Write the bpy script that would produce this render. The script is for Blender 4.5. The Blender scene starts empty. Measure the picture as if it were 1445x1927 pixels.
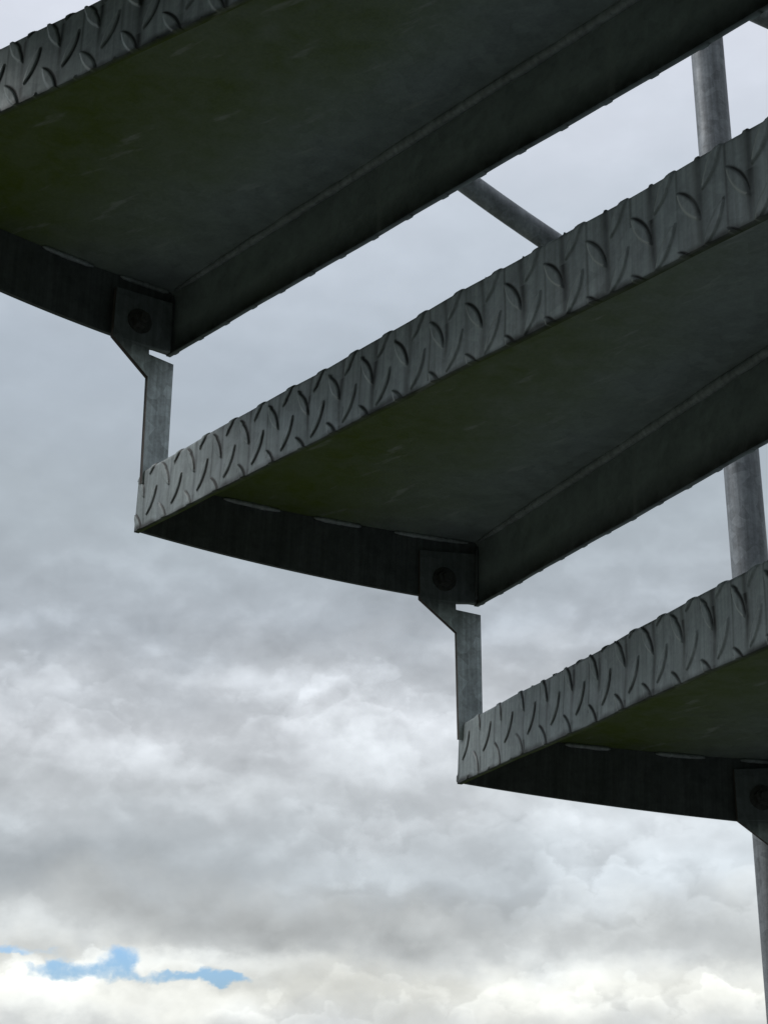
import bpy, math, random
import numpy as np
from mathutils import Vector, Matrix

PI = math.pi
SC = bpy.context.scene
COL = SC.collection

# ------------------------------------------------------------------ measures
Z0 = 2.28          # height of the uppermost tread in view above the ground
RISE = 0.19
R = 1.00716        # outer radius of the spiral stair, axis at the origin
TH = -0.59408      # azimuth of the rear outer corner of the uppermost tread
AL = -0.32061      # turn per tread
WT = -0.34362      # sector covered by one tread
DN, DF = -0.01393, 0.06159   # deviation of the two long edges from radial
HN, HF = 0.05439, 0.0673     # depth of the two folded flanges
TL = 0.93          # tread length
TK = 0.0045        # sheet thickness

# ------------------------------------------------------------------ camera
cam_d = bpy.data.cameras.new("camera")
cam = bpy.data.objects.new("camera", cam_d)
COL.objects.link(cam)
SC.camera = cam
yaw, pitch, roll = -1.5708, 0.35156, 0.00759
F = Vector((math.cos(pitch)*math.cos(yaw), math.cos(pitch)*math.sin(yaw), math.sin(pitch)))
Rr = Vector((math.sin(yaw), -math.cos(yaw), 0))
U = Rr.cross(F)
R2 = Rr*math.cos(roll) + U*math.sin(roll)
U2 = -Rr*math.sin(roll) + U*math.cos(roll)
mw = Matrix((R2, U2, -F)).transposed().to_4x4()
mw.translation = Vector((0.40194, 0.39154, Z0-0.65443))
cam.matrix_world = mw
cam_d.sensor_fit = 'VERTICAL'
cam_d.sensor_height = 36
cam_d.lens = 51.4695
cam_d.clip_start = 0.02
cam_d.clip_end = 5000

# ------------------------------------------------------------------ view, world, sun
SC.view_settings.view_transform = 'Standard'
SC.view_settings.look = 'None'
SC.view_settings.gamma = 1
SC.view_settings.exposure = 0
SC.render.engine = 'CYCLES'
SUN_EL, SUN_AZ = math.radians(40), math.radians(96)   # behind the cloud, to the photographer's left

class NT:
    """small helper to write node graphs as expressions"""
    def __init__(s, tree): s.t = tree
    def new(s, typ, **kw):
        n = s.t.nodes.new(typ)
        for k, v in kw.items(): setattr(n, k, v)
        return n
    def put(s, sock, v):
        if v is None: return
        if isinstance(v, bpy.types.NodeSocket): s.t.links.new(v, sock)
        else: sock.default_value = v
    def m(s, op, a, b=None, c=None, clamp=False):
        n = s.new('ShaderNodeMath', operation=op, use_clamp=clamp)
        s.put(n.inputs[0], a); s.put(n.inputs[1], b); s.put(n.inputs[2], c)
        return n.outputs[0]
    def ss(s, x, a, b):
        n = s.new('ShaderNodeMapRange', interpolation_type='SMOOTHSTEP')
        s.put(n.inputs[0], x); n.inputs[1].default_value = a; n.inputs[2].default_value = b
        return n.outputs[0]
    def lin(s, x, a, b, c, d):
        n = s.new('ShaderNodeMapRange')
        s.put(n.inputs[0], x)
        for i, v in enumerate((a, b, c, d)): n.inputs[i+1].default_value = v
        return n.outputs[0]
    def xyz(s, x, y, z=0.0):
        n = s.new('ShaderNodeCombineXYZ')
        for i, v in enumerate((x, y, z)): s.put(n.inputs[i], v)
        return n.outputs[0]
    def noise(s, vec, scale, detail=4, rough=0.5, dist=0.0, lac=2.0):
        n = s.new('ShaderNodeTexNoise')
        s.put(n.inputs['Vector'], vec)
        n.inputs['Scale'].default_value = scale; n.inputs['Detail'].default_value = detail
        n.inputs['Roughness'].default_value = rough; n.inputs['Distortion'].default_value = dist
        n.inputs['Lacunarity'].default_value = lac
        return n.outputs[0]
    def mix(s, f, a, b):
        n = s.new('ShaderNodeMix', data_type='RGBA')
        s.put(n.inputs[0], f)
        for i, v in ((6, a), (7, b)):
            if isinstance(v, (tuple, list)): v = (*v[:3], 1)
            s.put(n.inputs[i], v)
        return n.outputs[2]
    def ramp(s, x, stops, interp='LINEAR'):
        n = s.new('ShaderNodeValToRGB'); cr = n.color_ramp; cr.interpolation = interp
        s.put(n.inputs[0], x)
        while len(cr.elements) < len(stops): cr.elements.new(0.5)
        for e, (p, c) in zip(cr.elements, stops):
            e.position = p; e.color = (*c, 1) if isinstance(c, (tuple, list)) else (c, c, c, 1)
        return n.outputs[0]

world = bpy.data.worlds.new("World")
SC.world = world
world.use_nodes = True
wt = world.node_tree
wt.nodes.clear()
N = NT(wt)
out = N.new('ShaderNodeOutputWorld')
bg = N.new('ShaderNodeBackground'); bg.inputs[1].default_value = 0.1
wt.links.new(bg.outputs[0], out.inputs[0])
world.cycles.sampling_method = 'MANUAL'; world.cycles.sample_map_resolution = 256
sky = N.new('ShaderNodeTexSky', sky_type='NISHITA', sun_disc=False)
sky.sun_elevation = SUN_EL; sky.sun_rotation = SUN_AZ
tc = N.new('ShaderNodeTexCoord')
sep = N.new('ShaderNodeSeparateXYZ'); wt.links.new(tc.outputs['Generated'], sep.inputs[0])
dx, dy, dz = sep.outputs
el = N.m('ARCSINE', N.m('MINIMUM', N.m('MAXIMUM', dz, -0.999), 0.999))
az = N.m('ARCTAN2', N.m('MULTIPLY', dx, -1.0), N.m('MULTIPLY', dy, -1.0))   # azimuth, 0 = along -y
# the clouds: warped by noise so that every edge is ragged
P0 = N.xyz(dx, dy, N.m('MULTIPLY', el, 1.4))
def warpn(scale, detail, off):
    n = N.new('ShaderNodeTexNoise'); n.inputs['Scale'].default_value = scale; n.inputs['Detail'].default_value = detail
    n.inputs['Roughness'].default_value = 0.55
    o = N.new('ShaderNodeVectorMath', operation='ADD'); N.put(o.inputs[0], P0); o.inputs[1].default_value = off
    wt.links.new(o.outputs[0], n.inputs['Vector'])
    c = N.new('ShaderNodeVectorMath', operation='SUBTRACT'); wt.links.new(n.outputs['Color'], c.inputs[0]); c.inputs[1].default_value = (0.5, 0.5, 0.5)
    return c.outputs[0]
def vscale(v, f):
    c = N.new('ShaderNodeVectorMath', operation='SCALE'); N.put(c.inputs[0], v); N.put(c.inputs[3], f); return c.outputs[0]
def vadd(a, b):
    c = N.new('ShaderNodeVectorMath', operation='ADD'); N.put(c.inputs[0], a); N.put(c.inputs[1], b); return c.outputs[0]
AE = N.xyz(az, el, 0.0)
W1 = warpn(6.0, 3, (3.1, 0.2, 0.7)); W2 = warpn(26.0, 6, (0.4, 5.2, 1.7))
W3 = warpn(70.0, 3, (8.4, 1.2, 4.7))
AEw = vadd(AE, vadd(vscale(W1, 0.075), vscale(W2, 0.040)))
AEs = vadd(AE, vadd(vscale(W1, 0.012), vscale(W2, 0.030)))
sw = N.new('ShaderNodeSeparateXYZ'); wt.links.new(AEw, sw.inputs[0])
ev = sw.outputs[1]
x = N.lin(ev, 0.0, 1.6, 0.0, 1.0)
def st(v): return v/1.6
base = N.ramp(x, [
    (st(0.00), (0.66, 0.69, 0.70)),
    (st(0.035), (0.73, 0.74, 0.695)),
    (st(0.065), (0.60, 0.63, 0.635)),
    (st(0.085), (0.54, 0.57, 0.58)),
    (st(0.115), (0.48, 0.525, 0.56)),
    (st(0.16), (0.53, 0.565, 0.595)),
    (st(0.20), (0.535, 0.565, 0.60)),
    (st(0.235), (0.495, 0.53, 0.57)),
    (st(0.275), (0.435, 0.48, 0.53)),
    (st(0.34), (0.42, 0.475, 0.525)),
    (st(0.44), (0.43, 0.49, 0.56)),
    (st(0.54), (0.55, 0.61, 0.69)),
    (st(0.66), (0.70, 0.74, 0.83)),
    (st(1.10), (0.66, 0.71, 0.78)),
    (st(1.55), (0.60, 0.65, 0.71)),
])
# relief: lit tops and grey undersides of the heaps
Pw = vadd(P0, vscale(W2, 0.02))
nA = N.noise(Pw, 21.0, 6, 0.50)
nB = N.noise(vadd(Pw, (0, 0, -0.020)), 21.0, 6, 0.50)
nC = N.noise(vadd(Pw, (0, 0, -0.055)), 9.0, 3, 0.45)
nD = N.noise(Pw, 9.0, 3, 0.45)
rel = N.m('ADD', N.m('MULTIPLY', N.m('SUBTRACT', nB, nA), 1.25), N.m('MULTIPLY', N.m('SUBTRACT', nC, nD), 0.75))
amp = N.ramp(N.lin(el, 0.0, 1.0, 0.0, 1.0), [(0.0, 0.55), (0.06, 0.7), (0.11, 0.45), (0.18, 0.85), (0.26, 0.9), (0.33, 0.35), (0.42, 0.14), (0.6, 0.12), (1.0, 0.25)])
gain = N.m('ADD', 1.0, N.m('MULTIPLY', rel, amp))
# single heaps and banks: centre (azimuth, elevation), half size, strength
def sky_at(px, py): return (px-722)/2755.0, 0.3516 - math.atan((py-963)/2755.0)
BL = [  # lit heaps
    (265, 1435, 130, 34, 0.20), (100, 1400, 90, 22, 0.10), (420, 1520, 120, 26, 0.20), (60, 1560, 80, 22, 0.14), (330, 1590, 130, 28, 0.10),
    (455, 1298, 62, 22, 0.20), (570, 1290, 58, 24, 0.22), (300, 1292, 60, 24, 0.12), (640, 1340, 90, 40, 0.12), (350, 1225, 170, 22, 0.05),
    (770, 1400, 190, 75, 0.16), (640, 1475, 120, 50, 0.12), (760, 1615, 170, 36, 0.10), (980, 1560, 120, 40, 0.10), (560, 1650, 60, 20, 0.06),
    (1270, 1590, 190, 75, 0.34), (1130, 1690, 130, 50, 0.16), (1400, 1700, 90, 60, 0.22), (1080, 1500, 140, 50, 0.12),
    (90, 1752, 190, 28, 0.22), (420, 1815, 170, 20, 0.30), (150, 1890, 220, 38, 0.36), (430, 1890, 110, 30, 0.22), (1080, 1820, 170, 55, 0.26), (1340, 1850, 90, 40, 0.22), (900, 1860, 80, 40, 0.1),
    # grey undersides and banks
    (150, 1335, 150, 40, -0.10), (180, 1485, 150, 22, -0.13), (450, 1400, 110, 34, -0.13), (560, 1215, 200, 30, -0.03), (140, 1215, 140, 26, -0.03),
    (160, 1655, 300, 48, -0.22), (420, 1745, 260, 40, -0.26), (850, 1690, 230, 42, -0.24), (700, 1775, 180, 28, -0.12), (1130, 1620, 90, 34, -0.05),
    (700, 1890, 190, 60, -0.18), (1220, 1760, 140, 30, -0.14), (1180, 1915, 160, 30, -0.14), (60, 1010, 300, 120, -0.05), (420, 560, 500, 90, 0.03), (1200, 900, 240, 140, 0.04),
]
acc = 0.0
for (bx, by, rx, ry, am) in BL:
    cu, cv = sky_at(bx, by)
    mp = N.new('ShaderNodeMapping', vector_type='TEXTURE')
    wt.links.new(AEw if ry > 35 else AEs, mp.inputs[0])
    mp.inputs['Location'].default_value = (cu, cv, 0)
    mp.inputs['Scale'].default_value = (rx/2755*1.35, ry/2755*1.35, 1)
    ln = N.new('ShaderNodeVectorMath', operation='LENGTH'); wt.links.new(mp.outputs[0], ln.inputs[0])
    acc = N.m('MULTIPLY_ADD', N.ss(ln.outputs['Value'], 1.25, 0.15), am, acc)
gain = N.m('ADD', gain, acc)
# rows of heaped cloud: a crisp lit top, fading into its grey underside
slowA = N.noise(vadd(P0, (1.3, 2.0, 0.0)), 5.0, 1); slowB = N.noise(vadd(P0, (7.3, 4.0, 2.0)), 8.0, 1)
def row(px, py, k, A, L, am, x0=-0.5, x1=0.6, seed=0.0, soft=0.004):
    global gain
    cu, cv = sky_at(px, py)
    vo = N.new('ShaderNodeTexVoronoi', feature='F1', voronoi_dimensions='2D'); vo.inputs['Scale'].default_value = k*1.55
    N.put(vo.inputs['Vector'], vadd(vadd(AE, vadd(vscale(W2, 0.060), vscale(W3, 0.020))), (seed*1.7, seed*0.9, 0)))
    d = N.m('MULTIPLY', vo.outputs['Distance'], 1.0)
    bump = N.m('MULTIPLY', N.m('SUBTRACT', 0.35, d), A*0.75)
    sl = slowA if int(seed) % 2 else slowB; mk = slowB if int(seed) % 2 else slowA
    slow_ = N.m('MULTIPLY', N.m('SUBTRACT', sl, 0.5), 0.09 if int(seed) % 3 else -0.09)
    t = N.m('SUBTRACT', N.m('ADD', N.m('ADD', bump, slow_), cv), el)
    lit = N.m('MULTIPLY', N.ss(t, -soft*0.4, soft*1.25), N.m('EXPONENT', N.m('MULTIPLY', N.m('MAXIMUM', t, 0.0), -1.0/L)))
    msk = N.ss(mk, 0.36, 0.56) if int(seed) % 4 < 2 else N.ss(mk, 0.64, 0.44)
    rng_ = N.m('MULTIPLY', N.ss(az, x0, x0+0.10), N.ss(az, x1, x1-0.10))
    gain = N.m('ADD', gain, N.m('MULTIPLY', N.m('MULTIPLY', lit, am), N.m('MULTIPLY', msk, rng_)))
row(400, 1275, 16, 0.060, 0.020, 0.20, seed=1.0, soft=0.006)
row(520, 1320, 22, 0.050, 0.014, 0.20, seed=13.0, soft=0.005)
row(200, 1340, 20, 0.045, 0.013, 0.16, x1=0.1, seed=16.4, soft=0.005)
row(650, 1550, 20, 0.045, 0.014, 0.15, seed=17.2, soft=0.006)
row(250, 1215, 18, 0.050, 0.016, 0.12, seed=2.0, soft=0.008)
row(300, 1400, 14, 0.050, 0.016, 0.18, seed=2.3, soft=0.006)
row(850, 1330, 14, 0.070, 0.030, 0.17, x0=-0.08, seed=3.1, soft=0.008)
row(700, 1430, 17, 0.060, 0.022, 0.15, x0=-0.12, seed=4.1, soft=0.008)
row(300, 1510, 13, 0.045, 0.014, 0.24, seed=5.7, soft=0.006)
row(900, 1600, 15, 0.060, 0.022, 0.20, x0=-0.10, seed=5.2, soft=0.006)
row(1200, 1540, 13, 0.070, 0.028, 0.26, x0=0.05, seed=6.9, soft=0.008)
row(1250, 1620, 18, 0.060, 0.022, 0.22, x0=0.03, seed=9.3, soft=0.005)
row(1150, 1690, 14, 0.060, 0.024, 0.24, x0=-0.02, seed=7.4, soft=0.006)
row(150, 1755, 18, 0.035, 0.012, 0.24, x1=0.02, seed=8.8, soft=0.004)
row(200, 1860, 20, 0.035, 0.016, 0.30, x1=-0.02, seed=9.1, soft=0.003)
row(450, 1900, 24, 0.035, 0.014, 0.20, seed=12.1, soft=0.003)
row(900, 1820, 14, 0.055, 0.024, 0.18, x0=-0.12, seed=10.6, soft=0.004)
row(1250, 1870, 14, 0.055, 0.022, 0.18, x0=0.02, seed=11.6, soft=0.004)
gain = N.m('SUBTRACT', gain, N.m('MULTIPLY', N.m('MULTIPLY', N.ss(el, 0.33, 0.2), 0.05), 1.0))
gain = N.m('MULTIPLY_ADD', N.m('MINIMUM', N.m('SUBTRACT', gain, 1.0), 0.0), -0.38, gain)
gain = N.m('MAXIMUM', gain, 0.45)
# unseen sky shaped to light the treads: dimmed behind the camera, brightened on its left
back = N.m('MULTIPLY', N.ss(dy, -0.10, 0.45), N.ss(el, 0.60, 0.30))
backh = N.m('MULTIPLY', N.ss(dy, 0.0, 0.5), N.ss(el, 1.2, 0.6))
side = N.m('MULTIPLY', N.ss(dx, 0.15, 0.7), N.m('MULTIPLY', N.ss(el, 0.15, 0.45), N.ss(dy, -0.75, -0.3)))
gain = N.m('MULTIPLY', gain, N.m('ADD', 1.0, N.m('MULTIPLY', side, 0.8)))
gain = N.m('MULTIPLY', gain, N.m('SUBTRACT', 1.0, N.m('MULTIPLY', back, 0.93)))
gain = N.m('MULTIPLY', gain, N.m('SUBTRACT', 1.0, N.m('MULTIPLY', backh, 0.55)))
cl = N.new('ShaderNodeVectorMath', operation='SCALE')
wt.links.new(base, cl.inputs[0]); N.put(cl.inputs[3], N.m('MULTIPLY', gain, 10.0))
cloud = cl.outputs[0]
# the tear in the clouds low on the left: the clear sky shows through
hole = 0.0
for (bx, by, rx, ry, am) in [(180, 1833, 118, 27, 1.0), (266, 1805, 58, 27, 0.8), (380, 1842, 140, 17, 1.0), (40, 1797, 150, 14, 0.75), (450, 1848, 40, 15, 0.5), (345, 1818, 75, 12, -0.7), (90, 1815, 60, 10, -0.3)]:
    cu, cv = sky_at(bx, by)
    mp = N.new('ShaderNodeMapping', vector_type='TEXTURE'); N.put(mp.inputs[0], vadd(AE, vadd(vscale(W2, 0.022), vscale(W3, 0.014))))
    mp.inputs['Location'].default_value = (cu, cv, 0); mp.inputs['Scale'].default_value = (rx/2755, ry/2755, 1)
    ln = N.new('ShaderNodeVectorMath', operation='LENGTH'); wt.links.new(mp.outputs[0], ln.inputs[0])
    hole = N.m('ADD', hole, N.m('MULTIPLY', N.ss(ln.outputs['Value'], 1.25, 0.1), am))
wisp = N.m('SUBTRACT', N.noise(vadd(AE, vscale(W2, 0.05)), 30.0, 5, 0.6), 0.5)
hole = N.ss(N.m('ADD', hole, N.m('MULTIPLY', wisp, 1.3)), 0.32, 1.05)
blue = N.new('ShaderNodeVectorMath', operation='MULTIPLY')
wt.links.new(sky.outputs[0], blue.inputs[0]); blue.inputs[1].default_value = (0.74, 1.10, 1.82)
final = N.mix(hole, cloud, blue.outputs[0])
# below the horizon the world is only seen where the ground ends
wt.links.new(final, bg.inputs[0])

sun_d = bpy.data.lights.new("sun", 'SUN')
sun_d.energy = 0.8; sun_d.angle = math.radians(25); sun_d.color = (1.0, 0.96, 0.9)
sun = bpy.data.objects.new("sun", sun_d); COL.objects.link(sun)
sd = Vector((math.sin(SUN_AZ)*math.cos(SUN_EL), math.cos(SUN_AZ)*math.cos(SUN_EL), math.sin(SUN_EL)))
sun.rotation_euler = sd.to_track_quat('Z', 'Y').to_euler()
sun.location = (0, 0, 8)

# ------------------------------------------------------------------ materials
def mat(name):
    m = bpy.data.materials.new(name); m.use_nodes = True
    n = NT(m.node_tree); b = m.node_tree.nodes['Principled BSDF']
    return m, n, b

def zinc(name, shaded_arm=False, patch=0.14, algae=False, pattern=False, light=0.30, tint=(0.93, 1.02, 1.04), edge=False):
    m, n, b = mat(name)
    tcn = n.new('ShaderNodeTexCoord'); o = tcn.outputs['Object']
    big = n.noise(o, 9.0, 4, 0.55)
    mid = n.noise(o, 45.0, 5, 0.6, 0.6)
    fine = n.noise(o, 420.0, 3, 0.6)
    vor = n.new('ShaderNodeTexVoronoi', feature='F1'); n.put(vor.inputs['Vector'], o); vor.inputs['Scale'].default_value = 85.0
    sc = n.new('ShaderNodeSeparateColor'); n.t.links.new(vor.outputs['Color'], sc.inputs[0])
    v = n.m('ADD', 0.70, n.m('MULTIPLY', big, 0.30))
    v = n.m('ADD', v, n.m('MULTIPLY', n.m('SUBTRACT', mid, 0.5), 0.60))
    spk = n.noise(o, 170.0, 6, 0.7)
    v = n.m('ADD', v, n.m('MULTIPLY', n.m('SUBTRACT', spk, 0.5), 0.45 if algae else 0.8))
    v = n.m('ADD', v, n.m('MULTIPLY', n.m('SUBTRACT', sc.outputs[0], 0.5), patch))
    v = n.m('ADD', v, n.m('MULTIPLY', n.m('SUBTRACT', fine, 0.5), 0.30))
    v = n.m('MULTIPLY', v, light)
    sx = n.new('ShaderNodeSeparateXYZ'); n.put(sx.inputs[0], o)
    # long vertical wash marks
    wash = n.noise(n.xyz(n.m('MULTIPLY', sx.outputs[0], 230.0), n.m('MULTIPLY', sx.outputs[1], 230.0), n.m('MULTIPLY', sx.outputs[2], 9.0)), 1.0, 4, 0.6)
    wv = n.lin(wash, 0.3, 0.7, 0.76, 1.24)
    if pattern:      # rain only runs down the outside
        und_ = n.new('ShaderNodeAttribute', attribute_name='under').outputs['Fac']
        wv = n.m('ADD', wv, n.m('MULTIPLY', und_, n.m('SUBTRACT', 1.0, wv)))
    v = n.m('MULTIPLY', v, wv)
    c = n.new('ShaderNodeVectorMath', operation='SCALE'); c.inputs[0].default_value = tint; n.put(c.inputs[3], v)
    colr = c.outputs[0]
    if shaded_arm:
        # shade under the tread painted onto the bracket arm, with a ragged edge
        gz = n.m('ADD', sx.outputs[2], n.m('MULTIPLY', n.m('SUBTRACT', mid, 0.5), 0.035))
        colr = n.mix(n.m('MULTIPLY', n.ss(gz, 0.098, 0.126), 0.80), colr, (0.028, 0.033, 0.034))
    if pattern:
        at = n.new('ShaderNodeAttribute', attribute_name='dirt_shade')
        d = n.m('MULTIPLY', at.outputs['Fac'], n.lin(mid, 0.25, 0.6, 0.75, 1.15), clamp=True)
        colr = n.mix(d, colr, (0.014, 0.016, 0.014))
        at2 = n.new('ShaderNodeAttribute', attribute_name='lit_rim')
        colr = n.mix(n.m('MULTIPLY', at2.outputs['Fac'], 0.85), colr, (0.52, 0.56, 0.52))
    if algae:
        # algae grows from the outer rear corner of the tread inwards
        t = n.m('ADD', sx.outputs[0], n.m('MULTIPLY', n.m('SUBTRACT', n.noise(n.new('ShaderNodeNewGeometry').outputs['Position'], 6.0, 7, 0.65), 0.5), 0.75))
        a1 = n.ss(t, 0.12, 0.80)
        y = n.m('DIVIDE', sx.outputs[1], sx.outputs[0])        # 0 at the rear edge, -0.34 at the nosing
        a2 = n.ss(n.m('ADD', y, n.m('MULTIPLY', n.m('SUBTRACT', big, 0.5), 0.2)), -0.38, -0.12)
        zz = n.new('ShaderNodeAttribute', attribute_name='under').outputs['Fac']
        g = n.m('MULTIPLY', n.m('MULTIPLY', a1, a2), zz)
        g = n.m('MULTIPLY', g, n.lin(mid, 0.3, 0.7, 0.72, 1.0))
        green = n.mix(fine, (0.050, 0.092, 0.003), (0.15, 0.20, 0.012))
        colr = n.mix(g, colr, green)
        # scattered scuffs on the bare sheet
        scr = n.noise(n.xyz(n.m('MULTIPLY', sx.outputs[0], 14.0), n.m('MULTIPLY', sx.outputs[1], 60.0), 0.0), 1.0, 4, 0.6)
        colr = n.mix(n.m('MULTIPLY', n.ss(scr, 0.60, 0.72), 0.45), colr, (0.42, 0.44, 0.42))
        # drip line of moss where the sheet turns down at the rear edge
    n.put(b.inputs['Base Color'], colr)
    b.inputs['Metallic'].default_value = 0.25
    n.put(b.inputs['Roughness'], n.lin(mid, 0.3, 0.7, 0.45, 0.68))
    bp = n.new('ShaderNodeBump'); bp.inputs['Strength'].default_value = 0.3; bp.inputs['Distance'].default_value = 0.0007
    n.put(bp.inputs['Height'], n.m('ADD', mid, n.m('MULTIPLY', fine, 0.25))); n.t.links.new(bp.outputs[0], b.inputs['Normal'])
    return m

M_tread = zinc('galvanised_tread', tint=(0.89, 1.02, 1.02), algae=True, pattern=True, light=0.36)
M_zinc = zinc('galvanised_steel', light=0.125)
M_bright = zinc('galvanised_bracket', light=0.80, shaded_arm=True, patch=0.30)
M_weld = zinc('zinc_coated_weld', light=0.38)
M_tube = zinc('galvanised_tube', light=0.31, patch=0.30, tint=(0.93, 1.0, 1.06))
M_dark, n_, b_ = mat('dirty_bolt')
b_.inputs['Metallic'].default_value = 0.6; b_.inputs['Roughness'].default_value = 0.5
n_.put(b_.inputs['Base Color'], n_.mix(n_.noise(n_.new('ShaderNodeTexCoord').outputs['Object'], 200, 4), (0.04, 0.04, 0.038), (0.15, 0.15, 0.14)))
M_ground, n_, b_ = mat('grass_ground')
o_ = n_.new('ShaderNodeTexCoord').outputs['Object']
n_.put(b_.inputs['Base Color'], n_.mix(n_.noise(o_, 1.5, 8, 0.65), (0.025, 0.038, 0.018), (0.065, 0.075, 0.045)))
b_.inputs['Roughness'].default_value = 0.9

M_edge, n_, b_ = mat('dark_cut_edge')  # dark brown, for the left-hand sides of the bracket bar
n_.put(b_.inputs['Base Color'], n_.mix(n_.noise(n_.new('ShaderNodeTexCoord').outputs['Object'], 90, 5), (0.045, 0.035, 0.030), (0.12, 0.105, 0.095)))
b_.inputs['Roughness'].default_value = 0.85

# ------------------------------------------------------------------ mesh helpers
def mesh_obj(name, verts, faces, material, parent=None, smooth=False, sharp=None):
    me = bpy.data.meshes.new(name)
    me.from_pydata([tuple(v) for v in verts], [], faces)
    me.materials.append(material)
    if smooth: me.polygons.foreach_set('use_smooth', [True]*len(me.polygons))
    me.update()
    o = bpy.data.objects.new(name, me); COL.objects.link(o)
    if parent: o.parent = parent
    return o

def tube_mesh(pts, rad, n=32, caps=True, radf=None):
    V, Fc = [], []
    pts = [Vector(p) for p in pts]
    for i, p in enumerate(pts):
        d = (pts[min(i+1, len(pts)-1)] - pts[max(i-1, 0)]).normalized()
        a = Vector((0, 0, 1)) if abs(d.z) < 0.9 else Vector((1, 0, 0))
        e1 = d.cross(a).normalized(); e2 = d.cross(e1)
        r = radf[i] if radf else rad
        for j in range(n):
            t = 2*PI*j/n
            V.append(p + (e1*math.cos(t) + e2*math.sin(t))*r)
    for i in range(len(pts)-1):
        for j in range(n):
            a, b = i*n+j, i*n+(j+1) % n
            Fc.append((a, b, b+n, a+n))
    if caps:
        Fc.append(tuple(range(n-1, -1, -1))); Fc.append(tuple((len(pts)-1)*n + j for j in range(n)))
    return V, Fc

def polar(r, a, z): return (r*math.cos(a), r*math.sin(a), z)

# ------------------------------------------------------------------ setting: ground
gv = []; gf = []
NR = 72
rings = [0.0, 0.5, 1.5, 4, 12, 40, 150, 600, 2500]
gv.append((0, 0, 0))
for r_ in rings[1:]:
    for j in range(NR): gv.append((r_*math.cos(2*PI*j/NR), r_*math.sin(2*PI*j/NR), 0))
for j in range(NR): gf.append((0, 1+j, 1+(j+1) % NR))
for i in range(len(rings)-2):
    for j in range(NR):
        a, b = 1+i*NR+j, 1+i*NR+(j+1) % NR
        gf.append((a, a+NR, b+NR, b))
g = mesh_obj('ground', gv, gf, M_ground); g['kind'] = 'structure'

M_bounce, n_, b_ = mat('bounce_concrete')  # unseen pad, added to bounce light up onto the tread undersides
o_ = n_.new('ShaderNodeTexCoord').outputs['Object']
n_.put(b_.inputs['Base Color'], n_.mix(n_.noise(o_, 3.0, 8, 0.6), (0.10, 0.10, 0.085), (0.165, 0.16, 0.14)))
b_.inputs['Roughness'].default_value = 0.85
pv = []; pf = []
for (r_, z_) in ((0.0, 0.05), (2.45, 0.05), (2.48, 0.035), (2.48, -0.05)):
    for j in range(NR): pv.append(((r_+1e-4)*math.cos(2*PI*j/NR), (r_+1e-4)*math.sin(2*PI*j/NR), z_))
for i in range(3):
    for j in range(NR):
        a, b = i*NR+j, i*NR+(j+1) % NR
        pf.append((a, a+NR, b+NR, b))
g = mesh_obj('bounce_pad', pv, pf, M_bounce); g['kind'] = 'structure'

# ------------------------------------------------------------------ the spiral stair
stair = bpy.data.objects.new('spiral_staircase', None); COL.objects.link(stair)
stair['label'] = 'galvanised steel spiral staircase with chequer plate treads green with algae, seen from below'
stair['category'] = 'staircase'

rng = np.random.default_rng(5)

# In tread space: origin on the stair axis at the top of the sheet, +x through the rear outer corner.
def edge_dir(far):
    a = (WT + PI + DF) if far else (PI + DN)
    return np.array([math.cos(a), math.sin(a)])
Ncor = np.array([R, 0.0]); Fcor = np.array([R*math.cos(WT), R*math.sin(WT)])
dN, dF_ = edge_dir(False), edge_dir(True)
nN = np.array([-dN[1], dN[0]]);  nN = nN if nN[1] > 0 else -nN        # outwards, rear side (towards +y)
nF = np.array([-dF_[1], dF_[0]]); nF = nF if nF @ (Ncor-Fcor) < 0 else -nF

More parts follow.
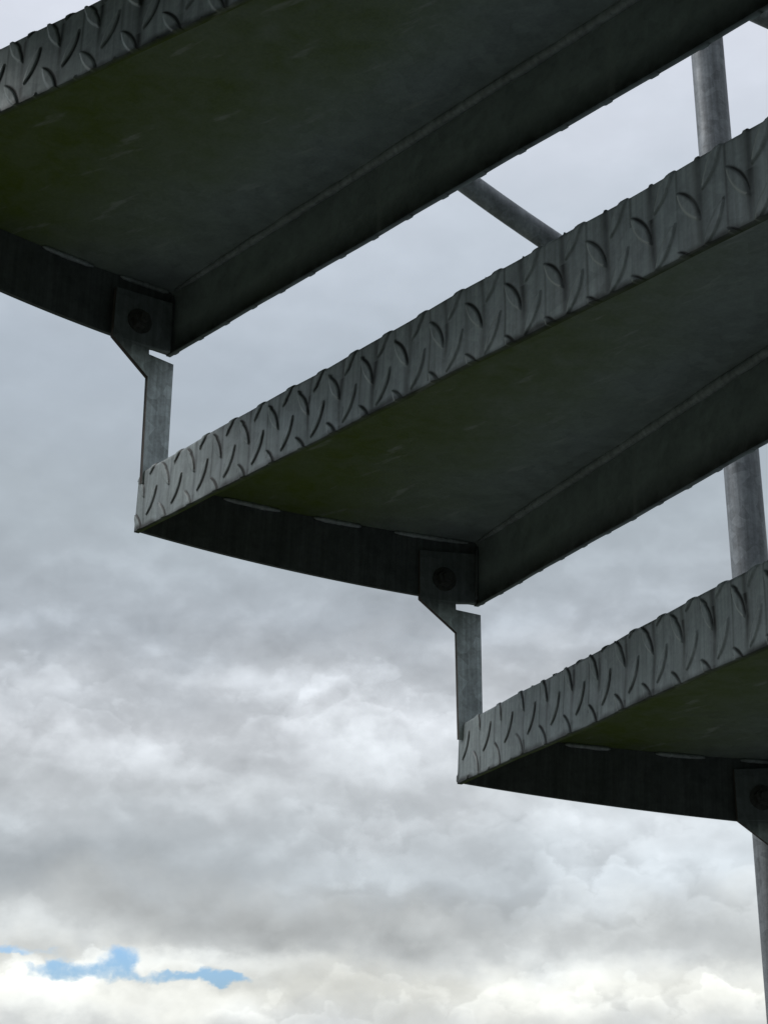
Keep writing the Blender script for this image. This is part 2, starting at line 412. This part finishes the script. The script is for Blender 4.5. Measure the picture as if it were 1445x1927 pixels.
class Lattice:
    """raised lozenges of the chequer plate: rows k (spacing in v), alternating slant"""
    def __init__(s, s0, a, b, v0, tilt, dv=0.0178):
        s.s0, s.a, s.b, s.v0, s.tilt, s.dv = s0, a, b, v0, tilt, dv
    def centres(s, smax, vmin, vmax):
        out = []
        for k in range(-6, 7):
            for i in range(-3, 40):
                q = i + (0.5 if k % 2 else 0.0)
                sc = s.s0 + s.a*q - s.b*q*q
                if sc > smax or q > s.a/(2*s.b+1e-9): continue
                vc = s.v0 + k*s.dv - s.tilt*sc
                if vmin-0.02 < vc < vmax+0.02:
                    out.append((sc, vc, 1 if k % 2 == 0 else -1))
        return out
    def eval(s, S, V, smax, vmin, vmax, seed):
        """height, dirt with painted relief shade, and painted rim glint on the grid S (along), V (up)"""
        Hh = np.zeros_like(S); D = np.zeros_like(S); Rim = np.zeros_like(S)
        rg = np.random.default_rng(seed)
        # wandering of streaks
        kk = rg.uniform(40, 140, 6); ph = rg.uniform(0, 6.28, 6); ks = rg.uniform(5, 30, 6)
        wob = sum(np.sin(V*k + S*k2 + p) for k, p, k2 in zip(kk, ph, ks))/6
        for sc, vc, sl in s.centres(smax, vmin, vmax):
            jit = rg.uniform(0.7, 1.15)
            m = (np.abs(S-sc) < 0.022)
            ds, dv = S[m]-sc, V[m]-vc
            # '/' for sl = 1, '\\' for sl = -1
            th = (1.02 if sl > 0 else -0.98) + rg.uniform(-0.05, 0.05)
            u = ds*math.cos(th) + dv*math.sin(th); w = -ds*math.sin(th) + dv*math.cos(th)
            w = w - sl*(-0.0016)*(1-(u/0.0135)**2)*0 
            hl = 0.0145
            wd = 0.0037*np.clip(1-(u/hl)**2, 0, 1)
            t = np.where(wd > 1e-5, 1-np.abs(w)/np.maximum(wd, 1e-5), -1)
            h = 0.0010*np.clip(t*3.2, 0, 1)*(np.abs(u) < hl)
            Hh[m] = np.maximum(Hh[m], h)
            # dirt and painted relief shade along the right-hand foot of each lozenge
            side = -w if sl > 0 else w          # >0 on the right-hand side
            e = side - wd
            dd = np.exp(-((e-0.0005)/0.00095)**2)*(np.abs(u) < hl*1.02)*np.clip(1.25-np.abs(u/hl)**3, 0, 1)
            D[m] = np.maximum(D[m], dd*1.5*jit*(1.0 if sl < 0 else 1.0-0.75*min(1, max(0, (sc-0.22)/0.25))))  # '/' lines weaken inwards, painting the change of relief shade
            e2 = side + wd
            Rim[m] = np.maximum(Rim[m], np.exp(-((e2-0.0008)/0.0006)**2)*(np.abs(u) < hl*0.8)*rg.uniform(0.2, 0.9))  # pale glint painted on the left-hand rim of the lozenge
            if sl < 0:
                # water runs off the lower right tip and leaves a dark line
                ms = np.abs(S-(sc+0.0085)) < 0.009
                x0 = S[ms]-(sc+0.0085) - wob[ms]*0.0030
                str_ = rg.uniform(0.25, 0.72)
                wid = (0.0011 + 0.0008*rg.random())*(1+1.1*min(1, sc/0.5)); str_ = min(0.95, str_*(1+0.5*min(1, sc/0.4)))
                fade = np.where(V[ms] < vc-0.008, np.clip(1-(vc-0.008-V[ms])/0.035, 0.15, 1), np.where(V[ms] > vc+0.004, 0.62, 1.0))
                D[ms] = np.maximum(D[ms], np.exp(-(x0/wid)**2)*str_*fade)
                if rg.random() < 0.65:
                    ms = (np.abs(S-(sc-0.0075)) < 0.006) & (V > vc+0.006)
                    x0 = S[ms]-(sc-0.0075) - wob[ms]*0.001
                    D[ms] = np.maximum(D[ms], np.exp(-(x0/0.0010)**2)*rg.uniform(0.2, 0.6))
            else:
                if rg.random() < 0.5:
                    ms = (np.abs(S-(sc-0.006)) < 0.007) & (V < vc)
                    x0 = S[ms]-(sc-0.0075) - wob[ms]*0.0015
                    D[ms] = np.maximum(D[ms], np.exp(-(x0/0.0010)**2)*rg.uniform(0.15, 0.45)*np.clip((V[ms]-vc+0.04)/0.04, 0, 1))
        return Hh, D, Rim

def make_sheet(name, lat, seed, fine=True):
    """folded chequer plate sheet: rear flange, top, nosing flange; one closed skin"""
    LIFT = 0.0012
    ns = 1200 if fine else 200
    S = np.linspace(0, 1, ns)**1.0
    # station spacing: finer in the part in view
    n1 = int(ns*0.86); S = np.concatenate([np.linspace(0, 0.72, n1), np.linspace(0.72, TL, ns-n1+1)[1:]])
    br = 0.0035                      # outer bend radius
    rows = []                        # (side, inset, z, patterned v)
    # rear flange, outer face, bottom to top
    nv = 78 if fine else 14
    for z in np.linspace(-HN, -br, nv): rows.append(('n', 0.0, z, z, 1, 0))
    for t in np.linspace(0, PI/2, 7)[1:]: rows.append(('n', br-br*math.cos(t), -br+br*math.sin(t), -br+t*br, math.cos(t), math.sin(t)))
    for q in np.linspace(0.0015, 0.022, 12 if fine else 5): rows.append(('n', br+q, 0.0, q+br*0.57, 0, 1))
    for t in np.linspace(0, 1, 15)[1:-1]: rows.append(('m', t, 0.0, 0.2, 0, 0))
    for q in np.linspace(0.022, 0.0015, 12 if fine else 5): rows.append(('f', br+q, 0.0, q+br*0.57, 0, 1))
    for t in np.linspace(PI/2, 0, 7)[:-1]: rows.append(('f', br-br*math.cos(t), -br+br*math.sin(t), -br+t*br, math.cos(t), math.sin(t)))
    for z in list(np.linspace(-br, -HF+0.012, 6)) + list(np.linspace(-HF+0.011, -HF, 10)): rows.append(('f', 0.0, z, z, 1, 0))
    no = len(rows)
    bi = 0.0035
    ins = []
    for z in (-HF, -HF+0.002, -0.045, -0.03, -TK-bi): ins.append(('f', TK, z))
    for t in np.linspace(0, PI/2, 6)[1:]: ins.append(('f', TK+bi-bi*math.cos(t), -TK-bi+bi*math.sin(t)))
    for t in np.linspace(1, 0, 15)[1:-1]: ins.append(('m', t, -TK))
    for t in np.linspace(PI/2, 0, 6): ins.append(('n', TK+bi-bi*math.cos(t), -TK-bi+bi*math.sin(t)))
    for z in (-0.03, -HN+0.002, -HN): ins.append(('n', TK, z))
    nr = no + len(ins)
    P = np.zeros((nr, ns, 3)); Dt = np.zeros((nr, ns)); Rim = np.zeros((nr, ns))
    Sg = np.repeat(S[None], no, 0); Vg = np.repeat(np.array([r[3] for r in rows])[:, None], ns, 1)
    isn = np.array([r[0] == 'n' for r in rows])
    Hh = np.zeros((no, ns))
    a, b_, c = lat.eval(Sg[isn], Vg[isn], TL+0.05, -HN, 0.03, seed)
    Hh[isn] = a; Dt[:no][isn] = b_; Rim[:no][isn] = c
    latf = Lattice(0.03, 0.0405, 0.00005, -0.012, 0.01)
    isf = np.array([r[0] == 'f' for r in rows])
    a, b_, c = latf.eval(Sg[isf], Vg[isf], TL+0.05, -HF, 0.03, seed+7)
    Hh[isf] = a; Dt[:no][isf] = b_*0.6
    # algae and grime that gather along the lower edge
    low = np.clip((-HN+0.004-Vg)/0.004+0.25*np.sin(Sg*90)+0.3*np.sin(Sg*37+1)+0.15*np.sin(Sg*260), 0, 1)
    Dt[:no] = np.where(isn[:, None], np.maximum(Dt[:no], low*0.8), Dt[:no])
    # gentle unevenness of the sheet
    und = 0.0005*np.sin(S*23+seed)+0.0003*np.sin(S*61)
    for r in range(nr):
        if r < no: side, inset, z, v, ch, cz = rows[r]; h = Hh[r]
        else: side, inset, z = ins[r-no]; h = 0*S; ch = cz = 0
        if side == 'm':
            ca = Ncor[None] + dN[None]*S[:, None] - nN[None]*0.022; cb = Fcor[None] + dF_[None]*S[:, None] - nF[None]*0.022
            q = ca*(1-inset) + cb*inset
            rr0 = math.hypot(*q[0]); q = q*(1 + ((R-0.0016)/rr0 + 0.00147*4*inset*(1-inset) - 1)*np.clip(1-S/0.12, 0, 1)[:, None])
            P[r, :, 0] = q[:, 0]; P[r, :, 1] = q[:, 1]; P[r, :, 2] = z + und
            continue
        base, dd, nn = (Ncor, dN, nN) if side == 'n' else (Fcor, dF_, nF)
        P[r, :, 0] = base[0] + dd[0]*S + nn[0]*(h*ch - inset)
        P[r, :, 1] = base[1] + dd[1]*S + nn[1]*(h*ch - inset)
        zz = z + h*cz
        # corner at the outer end ground off at a slant
        if r >= no and z < -0.03: Dt[r] = 0.85 if z < -HN+0.003 else 0.0
        P[r, :, 2] = zz + und*(1 if abs(z) < 0.03 else 0.6) + (LIFT if side == 'n' and r < no and z > -0.01 else 0)
        if side == 'n' and z > -0.02:
            P[r, :, 2] = np.minimum(P[r, :, 2], -0.0085 + S*1.35)
    # inner strip keeps the two folds from crossing near the column
    V = P.reshape(-1, 3)
    i, j = np.meshgrid(np.arange(nr), np.arange(ns-1), indexing='ij')
    i2 = (i+1) % nr
    q = np.stack([i*ns+j, i2*ns+j, i2*ns+j+1, i*ns+j+1], -1).reshape(-1, 4)
    me = bpy.data.meshes.new(name)
    me.vertices.add(len(V)); me.vertices.foreach_set('co', V.ravel())
    nf = len(q)
    me.loops.add(nf*4); me.loops.foreach_set('vertex_index', q[:, ::-1].ravel().astype(np.int32))
    me.polygons.add(nf)
    me.polygons.foreach_set('loop_start', np.arange(0, nf*4, 4, dtype=np.int32))
    me.polygons.foreach_set('loop_total', np.full(nf, 4, dtype=np.int32))
    me.update(calc_edges=True); me.validate()
    Un = np.zeros((nr, ns)); Un[no:] = 1.0
    for nm, arr in (('dirt_shade', Dt), ('lit_rim', Rim), ('under', Un)):
        at = me.attributes.new(nm, 'FLOAT', 'POINT'); at.data.foreach_set('value', arr.ravel().astype(np.float32))
    me.materials.append(M_tread)
    me.polygons.foreach_set('use_smooth', np.repeat(np.arange(nr) < no-1, ns-1))
    return me

def make_end(name):
    """curved end plate closing the tread at its outer radius"""
    n = 40; V = []; Fc = []
    ro, ri = R-0.0005, R-0.0005-TK
    for i in range(n):
        t = i/(n-1); a = WT*(0.012 + t*(0.976))
        bul = 0.00147*4*t*(1-t)
        zb = -(HN*(1-t)+HF*t) + 0.0006
        for (r_, z_) in ((ro, -0.0052), (ro, zb), (ri, zb), (ri, -0.0052)):
            V.append(polar(r_+bul, a, z_))
    for i in range(n-1):
        for k in range(4):
            a, b = i*4+k, i*4+(k+1) % 4
            Fc.append((a, b, b+4, a+4))
    Fc.append((0, 1, 2, 3)); Fc.append(tuple((n-1)*4+k for k in (3, 2, 1, 0)))
    return V, Fc

def bead(path, rad, up, n=8, seed=0):
    """weld bead: an irregular half-round ridge"""
    rg = random.Random(seed); V = []; Fc = []
    m = len(path)
    for i, p in enumerate(path):
        p = Vector(p)
        d = (Vector(path[min(i+1, m-1)])-Vector(path[max(i-1, 0)])).normalized()
        s = d.cross(Vector(up)).normalized(); u = Vector(up)
        e = (1-abs(2*i/(m-1)-1)**6)**0.5
        r = rad*(0.88+0.26*rg.random())*max(e, 0.35)
        for j in range(n):
            t = 2*PI*j/n
            V.append(p + (s*math.cos(t)+u*math.sin(t))*r)
    for i in range(m-1):
        for j in range(n):
            a, b = i*n+j, i*n+(j+1) % n
            Fc.append((a, b, b+n, a+n))
    Fc.append(tuple(range(n))[::-1]); Fc.append(tuple((m-1)*n+j for j in range(n)))
    return V, Fc

def arc_path(f0, f1, z0, z1, r_, n):
    return [polar(r_, WT*(f0+(f1-f0)*i/(n-1)), z0+(z1-z0)*i/(n-1)) for i in range(n)]

# --- bracket: flat bar cut with a slanted arm; arc length from the rear corner of the tread below, height above it
BR = [(-3.6, -7.0), (-3.8, 92.8), (-42.5, 122.8), (-42.5, 171), (15.2, 173.5), (15.8, 124.5), (-5.6, 122.5), (-5.6, 116.0), (20.0, 113.2), (20.4, -7.0)]
def make_bracket():
    rf = R-0.0105; rb = R-0.0056
    V = []
    def P(s, z, r_): return polar(r_, -s/1007.0, z/1000.0)
    for r_ in (rf, rb):
        for s, z in BR: V.append(P(s, z, r_))
    n = len(BR)
    Fc = [(i, (i+1) % n, (i+1) % n+n, i+n) for i in range(n)]
    # triangulate the two faces as convex pieces
    pieces = [(0, 1, 6, 7), (0, 7, 8, 9), (1, 2, 6), (2, 3, 4, 5), (2, 5, 6)]
    for pc in pieces:
        Fc.append(pc[::-1]); Fc.append(tuple(i+n for i in pc))
    return V, Fc

def hexa(axis_a, r0, r1, s_z, rad, z):
    pass

def add_bolt(parent, a, z, r0):
    """hex bolt head with washer, axis radial"""
    ax = Vector((math.cos(a), math.sin(a), 0)); t1 = Vector((-math.sin(a), math.cos(a), 0)); up = Vector((0, 0, 1))
    def prism(n, rad, d0, d1, ph=0.0, rad1=None):
        V = []; rad1 = rad1 or rad
        for d, rr in ((d0, rad), (d1, rad1)):
            for j in range(n):
                t = 2*PI*j/n+ph; V.append(ax*(r0-d) + up*z + (t1*math.cos(t)+up*math.sin(t))*rr)
        Fc = [(j, (j+1) % n, (j+1) % n+n, j+n) for j in range(n)] + [tuple(range(n)), tuple(range(2*n-1, n-1, -1))]
        return V, Fc
    V, Fc = prism(6, 0.0082, 0.0018, 0.0078, 0.2)
    bo = mesh_obj('bolt', V, Fc, M_dark, parent)
    V, Fc = prism(24, 0.0118, 0.0, 0.0018)
    V2, F2 = prism(20, 0.0042, 0.0078, 0.0125)
    F2 = [tuple(i+len(V) for i in f) for f in F2]
    mesh_obj('washer', V, Fc, M_dark, parent)
    mesh_obj('bolt_shank', V2, [tuple(i-len(V) for i in f) for f in F2], M_dark, parent)
    return bo

tweak = {0: (0.00026, -0.00289, -0.00027, 0.00921, -0.01753, -0.0174),
         1: (0.00111, 0.00358, -0.00051, -0.00658, 0.0135, -0.02878),
         2: (-0.00136, -0.00069, 0.00078, 0.00516, 0.05224, 0.01493)}
def place(k):
    th = TH + k*AL
    base = Matrix.Translation((0, 0, Z0-k*RISE)) @ Matrix.Rotation(th, 4, 'Z')
    tw = tweak.get(k, (0,)*6)
    a = th + WT/2
    c = Vector((0.85*R*math.cos(a), 0.85*R*math.sin(a), Z0-k*RISE))
    w = Vector((math.cos(a), math.sin(a), 0))*tw[4] + Vector((-math.sin(a), math.cos(a), 0))*tw[5] + Vector((0, 0, tw[3]))
    rot = Matrix.Rotation(w.length, 4, w.normalized()) if w.length > 1e-9 else Matrix.Identity(4)
    return Matrix.Translation(Vector(tw[:3])) @ Matrix.Translation(c) @ rot @ Matrix.Translation(-c) @ base

lat_A = Lattice(0.0335-0.018, 0.0365, 0.00002, -0.0255, 0.012)
lat_B = Lattice(0.0282, 0.0438, 0.00031, -0.0318, 0.020)
lat_C = Lattice(0.0190, 0.0497, 0.00056, -0.0215, 0.034, 0.0198)
sheets = {0: make_sheet('stair_tread', lat_A, 11), 1: make_sheet('stair_tread', lat_B, 23), 2: make_sheet('stair_tread', lat_C, 37)}
sheet_plain = make_sheet('stair_tread', lat_B, 5, fine=False)
endV, endF = make_end('end_plate')
end_me = None
welds = {0: [(0.60, 0.75), (0.83, 0.975)], 1: [(0.235, 0.40), (0.50, 0.64), (0.74, 0.96)], 2: [(0.30, 0.43), (0.56, 0.70), (0.80, 0.95)]}
proto = {}

def build_tread(k):
    M = place(k)
    me = sheets.get(k, sheet_plain)
    o = bpy.data.objects.new('stair_tread', me); COL.objects.link(o)
    o.parent = stair; o.matrix_local = M
    e = mesh_obj('end_plate', endV, endF, M_zinc, o)
    # stitch welds under the sheet, along the end plate
    for (f0, f1) in welds.get(k, [(0.25, 0.4), (0.55, 0.7)]):
        V, Fc = bead(arc_path(f0, f1, -TK-0.0022, -TK-0.0022, R-0.0005-TK-0.0008, 16), 0.0024, (0, 0, 1), seed=k*7+int(f0*100))
        mesh_obj('weld_bead', V, Fc, M_weld, o, smooth=True)
    # fillet run along the nosing fold
    pth = []
    for i in range(60):
        s = 0.012 + (TL-0.02)*i/59
        q = Fcor + dF_*s - nF*(TK+0.0016)
        pth.append((q[0], q[1], -TK-0.0016))
    V, Fc = bead(pth, 0.0040, (0, 0, 1), seed=k+50)
    mesh_obj('weld_bead', V, Fc, M_weld, o, smooth=True)
    # vertical weld in the outer front corner
    aa = WT*0.972
    q = Fcor + dF_*0.008 - nF*(TK+0.001)
    V, Fc = bead([(q[0], q[1], z) for z in np.linspace(-0.010, -HF+0.004, 12)], 0.0024, (math.cos(aa), math.sin(aa), 0), seed=k+90)
    mesh_obj('weld_bead', V, Fc, M_zinc, o, smooth=True)
    return o

def build_bracket(k):
    """between tread k-1 (above) and tread k (below)"""
    th = TH + k*AL
    V, Fc = make_bracket()
    o = mesh_obj('riser_bracket', V, Fc, M_bright, stair)
    o.data.materials.append(M_edge)
    for fi in (0, 1, 2): o.data.polygons[fi].material_index = 1
    dz_, da_ = (-0.004, 0.012) if k == 3 else (0, 0)
    o.matrix_local = Matrix.Translation((0, 0, Z0-k*RISE+dz_)) @ Matrix.Rotation(th+da_, 4, 'Z')
    bv = o.modifiers.new('bevel', 'BEVEL'); bv.width = 0.0006; bv.segments = 2; bv.limit_method = 'ANGLE'
    add_bolt(o, -(-17.5)/1007.0, 0.1445, R-0.0105)
    return o

K0, K1 = -4, 4
for k in range(K0, K1+1):
    build_tread(k)
for k in range(K0+1, K1+1):
    build_bracket(k)

# centre column
V, Fc = tube_mesh([(0, 0, 0.0), (0, 0, Z0+1.6)], 0.057, 48)
mesh_obj('centre_column', V, Fc, M_tube, stair, smooth=True)
# railing post on the outside, with base plate
PA = -1.5433; PR = 1.030
px, py = PR*math.cos(PA), PR*math.sin(PA)
zs = np.linspace(0.012, Z0+1.05, 60)
V, Fc = tube_mesh([(px, py, z) for z in zs], 0.0188, 48)
post = mesh_obj('railing_post', V, Fc, M_tube, stair, smooth=True)
# railing bars: helical tubes
def helix(a0, a1, za, name, rad=0.0125, r_=1.030):
    pts = []
    n = 80
    for i in range(n):
        a = a0+(a1-a0)*i/(n-1)
        pts.append(polar(r_, a, Z0 + za + (a+1.311)*0.62))
    V, Fc = tube_mesh(pts, rad, 28)
    return mesh_obj(name, V, Fc, M_tube, stair, smooth=True)
helix(-0.62, -1.95, 0.200, 'railing_bar')
helix(-0.62, -1.95, 0.200+0.482, 'railing_bar')
